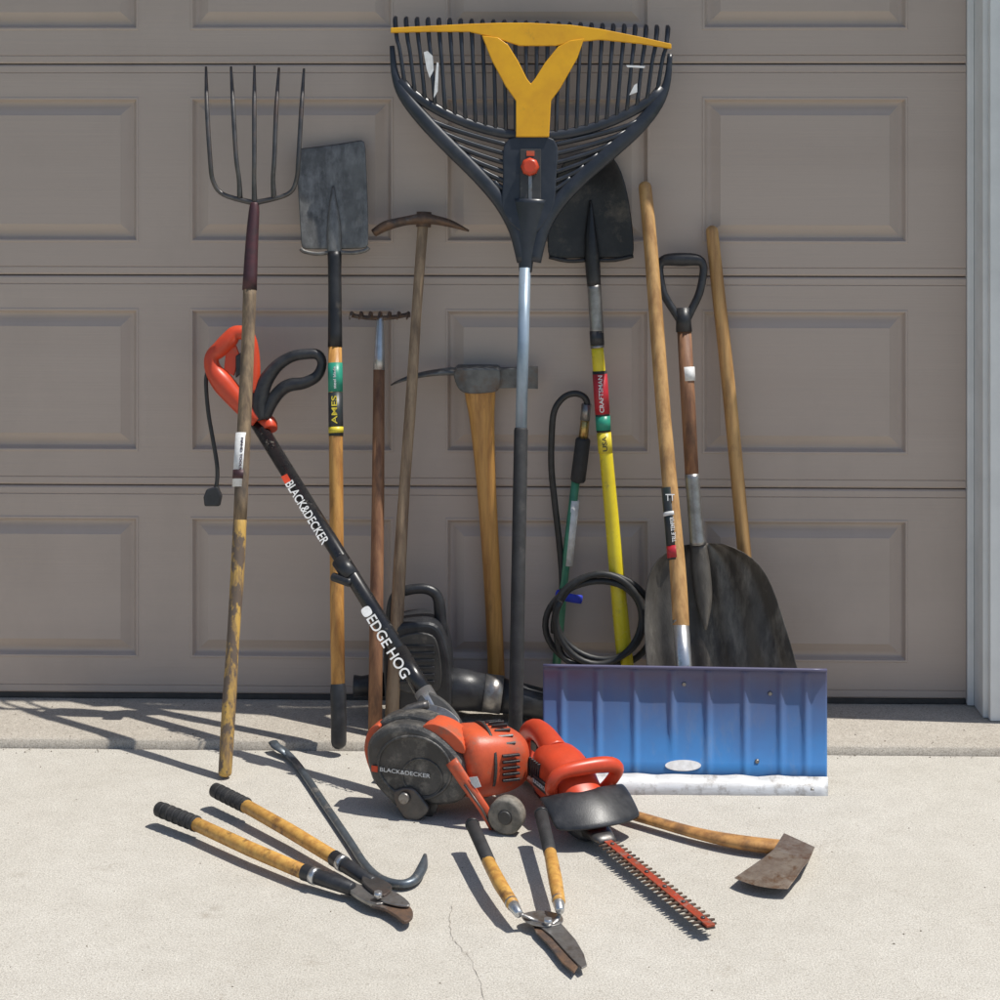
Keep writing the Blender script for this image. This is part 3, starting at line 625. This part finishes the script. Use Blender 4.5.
# ---------------------------------------------------------------- pry bar
tool('pry_bar',G(350,845))
q=[G(275,745,.02),G(285,752,.012),G(300,768,.010),G(325,805,.009),G(350,842,.009),G(366,866,.009),G(381,879,.010),G(400,884,.012),G(414,880,.014),G(422,868,.018),G(425,855,.022)]
tube('bar',q,[.009,.0095,.009,.009,.009,.009,.0095,.010,.0105,.011,.004],prybar_m,(0,0,1),k=4,seg=8,flat=.8)
tube('flat_tip',[G(273,742,.022),G(276,746,.019),G(288,755,.012)],[.012,.013,.009],prybar_m,(0,0,1),seg=8,flat=.4)
# ---------------------------------------------------------------- loppers
tool('loppers',G(375,898))
def stick(parts,ref=(0,0,1)):
    for nm,pts,rad,mt in parts: tube(nm,pts,rad,mt,ref,seg=18,round_ends=.35)
g1=lambda px,py,z:G(px,py,z)
stick([('grip_a',[g1(159,809,.035),g1(197,824,.033)],[.0155,.015],blk_soft),
('handle_a',[g1(196,824,.033),g1(250,849,.031),g1(306,873,.028)],[.0138,.0142,.0138],wood_flat),
('ferrule_a',[g1(304,872,.028),g1(352,889,.022)],[.0155,.0125],blk),
('grip_b',[g1(215,790,.04),g1(247,806,.038)],[.0155,.015],blk_soft),
('handle_b',[g1(246,806,.038),g1(290,831,.034),g1(336,859,.03)],[.0138,.0142,.0138],wood_flat),
('ferrule_b',[g1(334,858,.03),g1(373,883,.022)],[.0155,.0125],blk)])
for (p0,p1) in (((163,810.5,.035),(194,823,.033)),((219,792,.04),(244,804.5,.038))):
    for i in range(6):
        t=i/5; a=g1(*[p0[k]+(p1[k]-p0[k])*t for k in range(3)]); b=g1(*[p0[k]+(p1[k]-p0[k])*(t+.08) for k in range(3)])
        tube('grip_ring',[a,b],.0163,blk_soft,(0,0,1),seg=18)
for p0,p1 in (((340,862,.03),(344,864.5,.029)),((312,875,.028),(317,877,.027))):
    tube('ferrule_ring',[g1(*p0),g1(*p1)],.0160,steel_br,(0,0,1),seg=18)
gp=PL(Vector((0,0,.02)),Vector((0,1,.02)),(0,0,1))
slab('jaw_arm_a',gp,[(346,884),(352,894),(372,905),(388,903),(392,896),(378,890)],.004,.008,steel,.002,True)
slab('jaw_arm_b',gp,[(366,879),(362,886),(372,896),(384,901),(392,892),(380,884)],.012,.008,steel_dk,.002,True)
slab('hook_blade',gp,[(368,894),(385,893),(402,899),(412,909),(412,917),(404,921),(396,915),(384,908),(370,904)],.000,.006,rust,.0015,True)
slab('cutting_blade',gp,[(378,893),(392,894),(404,901),(410,908),(402,909),(388,906),(378,902)],.007,.004,steel,.001,True)
a=G(378,897,.03); tube('pivot_bolt',[a,a+Vector((0,0,.010))],[.009,.008],steel_br,(1,0,0),seg=6)
# ---------------------------------------------------------------- hedge shears
tool('hedge_shears',G(545,925))
stick([('grip_left',[g1(472,824,.06),g1(489,862,.052)],[.0135,.013],blk_soft),
('handle_left',[g1(488,861,.052),g1(500,884,.046),g1(513,905,.040)],[.0125,.0135,.012],wood_flat),
('ferrule_left',[g1(511,902,.041),g1(519,914,.034)],[.0128,.008],steel_br),
('grip_right',[g1(541,813,.07),g1(550,853,.06)],[.0135,.013],blk_soft),
('handle_right',[g1(550,852,.06),g1(555,878,.053),g1(559,902,.046)],[.0125,.0135,.012],wood_flat),
('ferrule_right',[g1(558,899,.047),g1(560,911,.038)],[.0128,.008],steel_br)])
tube('arm_left',[g1(519,913,.034),g1(533,919,.022),g1(548,925,.018)],[.006,.006,.007],steel,(0,0,1),k=3,flat=.6)
tube('arm_right',[g1(560,910,.038),g1(558,918,.024),g1(550,925,.018)],[.006,.006,.007],steel,(0,0,1),k=3,flat=.6)
tube('grip_cap',[g1(472,824,.06),g1(473,826,.06)],.0145,blk,(0,0,1),seg=16)
tube('grip_cap',[g1(541,813,.07),g1(541.5,815,.07)],.0145,blk,(0,0,1),seg=16)
gp2=PL(Vector((0,0,.014)),Vector((0,1,.014)),(0,0,1))
slab('blade_a',gp2,[(536,918),(548,917),(562,926),(576,942),(584,956),(587,967),(582,970),(570,958),(552,938),(540,928)],.004,.0035,steel,.001)
slab('blade_b',gp2,[(532,924),(548,922),(560,934),(572,952),(578,966),(574,972),(562,962),(548,944),(536,932)],.0,.0035,rust,.001)
slab('inner_plate',gp2,[(522,918),(540,914),(560,918),(562,926),(546,930),(528,926)],.007,.003,steel,.001,True)
a=G(548,924,.022); tube('pivot_nut',[a,a+Vector((0,0,.010))],[.009,.008],steel_br,(1,0,0),seg=6)
# ---------------------------------------------------------------- hedge trimmer
O=G(597,846); tip=G(711,941); ua=(tip-O); ua.z=0; Lb=ua.length; ua.normalize(); wa=Vector((ua.y,-ua.x,0))
if wa.x<0: wa=-wa
tool('hedge_trimmer',O)
def Lc(u,w,z): return O+ua*u+wa*w+Vector((0,0,z))
def loft(name,secs,mat,n=24,pw=2.6,ss=1):
    V=[];Fc=[]
    for (u,w,z,hw,hh) in secs:
        for j in range(n):
            a=2*math.pi*j/n; cx,sy=math.cos(a),math.sin(a)
            V.append(Lc(u,w+hw*math.copysign(abs(cx)**(2/pw),cx),z+hh*math.copysign(abs(sy)**(2/pw),sy)))
    m=len(secs)
    for i in range(m-1):
        for j in range(n): Fc.append((i*n+j,i*n+(j+1)%n,(i+1)*n+(j+1)%n,(i+1)*n+j))
    Fc.append(tuple(range(n))); Fc.append(tuple((m-1)*n+j for j in range(n)))
    return mk(name,V,Fc,mat,True,subsurf=ss)
loft('motor_housing',[(-.255,0,.075,.018,.028),(-.245,0,.080,.040,.050),(-.215,0,.086,.052,.064),(-.16,0,.086,.056,.068),(-.10,0,.075,.054,.060),(-.05,0,.056,.046,.046),(-.015,0,.043,.036,.034),(-.008,0,.040,.02,.022)],orange2)
loft('housing_seam',[(-.25,0,.0465,.044,.003),(-.16,0,.0465,.0585,.003),(-.06,0,.0465,.0515,.003),(-.02,0,.045,.04,.003)],blk)
loft('gear_case',[(-.09,0,.03,.05,.026),(-.02,0,.028,.046,.024),(.0,0,.026,.03,.018)],blk)
for s in (-1,1):
    for i in range(6):
        a=Lc(-.225+i*.011,s*.0540,.10); box('vent',a,(ua,wa,Z),(.0024,.003,.020),blk,.0006)
q=[Lc(*p) for p in ((-.20,0,.125),(-.25,0,.143),(-.30,0,.145),(-.34,0,.125),(-.352,0,.088),(-.335,0,.052),(-.30,0,.040),(-.23,0,.045))]
tube('rear_handle',q,[.030,.025,.023,.022,.022,.020,.020,.024],orange2,wa,k=5,seg=16)
box('trigger',Lc(-.30,0,.108),(ua,wa,Z),(.018,.007,.012),blk,.004)
q=[Lc(*p) for p in ((-.10,-.045,.07),(-.085,-.065,.10),(-.075,-.05,.130),(-.07,0,.138),(-.07,.06,.136),(-.075,.085,.12),(-.09,.07,.085),(-.10,.045,.06))]
tube('front_handle',q,[.014,.013,.014,.016,.016,.014,.013,.014],orange2,ua,k=5,seg=14)
g=[]
for i in range(6):
    row=[]; v=i/5
    for j in range(15):
        s=j/14*2-1
        row.append(Lc(-.055+.085*v-.035*s*s, s*.098+.006, .098-.050*v**1.5-.016*s*s+.012*abs(s)**3*v))
    g.append(row)
sheet('hand_guard',g,blk,.006,1)
loft('blade_mount',[(-.01,0,.03,.032,.015),(.03,0,.028,.024,.009),(.05,0,.027,.018,.005)],steel_dk,ss=0)
box('blade_bar',Lc(Lb/2,0,.0275),(ua,wa,Z),(Lb/2,.0085,.0022),red_blade,.0005)
box('blade_bar_lower',Lc(Lb/2+.003,0,.0225),(ua,wa,Z),(Lb/2-.004,.010,.0018),steel_dk,.0005)
V=[];Fc=[]; nt2=24
for i in range(nt2):
    u0=.04+i*(Lb-.05)/nt2
    for s in (-1,1):
        for (zz,sh) in ((.0285,0),(.0235,.006)):
            n=len(V)
            pr=[(u0+sh,.008),(u0+.009+sh,.008),(u0+.006+sh,.0205),(u0+.003+sh,.0205)]
            for (u,w) in pr: V.append(Lc(u,s*w,zz))
            for (u,w) in pr: V.append(Lc(u,s*w,zz-.003))
            Fc+=[(n,n+1,n+2,n+3),(n+7,n+6,n+5,n+4)]+[(n+k,n+4+k,n+4+(k+1)%4,n+(k+1)%4) for k in range(4)]
mk('teeth',V,Fc,rust,False)
for i in range(6):
    a=Lc(.07+i*(Lb-.1)/5,0,.0295); tube('blade_bolt',[a,a+Z*.003],[.005,.0035],steel_dk,(1,0,0),seg=8)
tube('cord_inlet',[Lc(-.35,0,.06),Lc(-.375,0,.05)],[.01,.008],blk,wa,seg=12)
box('brand_plate',Lc(-.148,-.0560,.082),(ua,wa,Z),(.040,.004,.011),darkl,.002)
text('brand_text','BLACK&DECKER',Lc(-.184,-.060,.082),Lc(-.112,-.060,.082),-wa,.012,white,.0008)
# ---------------------------------------------------------------- axe
tool('axe',G(775,860))
q=[G(513,772,.02),G(530,776,.02),G(560,790,.02),(G(600,805,.02)),G(650,820,.02),G(700,834,.02),G(745,843,.02),G(790,848,.02)]
tube('handle',q,[.019,.018,.0155,.0145,.0145,.016,.020,.020],wood_axe,(0,0,1),k=4,seg=18,flat=.65,round_ends=.4)
secs=[((784,833),(815,847),.0175),((774,849),(809,861),.0185),((763,858),(803,868),.014),((750,867),(797,877),.009),((734,878),(788,889),.0012)]
zc=.0195
V=[];ns=7
for (a,b,th) in secs:
    for zz in (zc+th,zc-th):
        for j in range(ns):
            t=j/(ns-1); bow=0
            if th<.01: bow=3*(1-(2*t-1)**2)
            V.append(G(a[0]+(b[0]-a[0])*t-bow*.6,a[1]+(b[1]-a[1])*t+bow,zz))
Fc=[]; m=len(secs); st=2*ns
for i in range(m-1):
    for j in range(ns-1):
        Fc.append((i*st+j,i*st+j+1,(i+1)*st+j+1,(i+1)*st+j))
        Fc.append((i*st+ns+j,(i+1)*st+ns+j,(i+1)*st+ns+j+1,i*st+ns+j+1))
    Fc.append((i*st,(i+1)*st,(i+1)*st+ns,i*st+ns)); Fc.append((i*st+ns-1,i*st+2*ns-1,(i+1)*st+2*ns-1,(i+1)*st+ns-1))
for i in (0,m-1):
    for j in range(ns-1): Fc.append((i*st+j,i*st+ns+j,i*st+ns+j+1,i*st+j+1))
mk('head',V,Fc,axe_mat,False,bevel=.0015)
# ---------------------------------------------------------------- light
CUR=None
to_sun=Vector((.46,-.035,1)).normalized()
sun=bpy.data.lights.new('sun','SUN'); sun.energy=4.7; sun.angle=math.radians(.53); sun.color=(1,.965,.90)
so=bpy.data.objects.new('sun',sun); S.collection.objects.link(so); so.rotation_euler=to_sun.to_track_quat('Z','Y').to_euler()
w=bpy.data.worlds.new('World'); S.world=w; w.use_nodes=True; nt=w.node_tree
bg=nt.nodes['Background']; sk=nt.nodes.new('ShaderNodeTexSky'); sk.sky_type='NISHITA'; sk.sun_disc=False
sk.sun_elevation=math.asin(to_sun.z); sk.sun_rotation=math.atan2(to_sun.x,to_sun.y); bg.inputs[1].default_value=.11
nt.links.new(sk.outputs[0],bg.inputs[0])
S.view_settings.view_transform='Standard'; S.view_settings.look='None'; S.view_settings.exposure=0
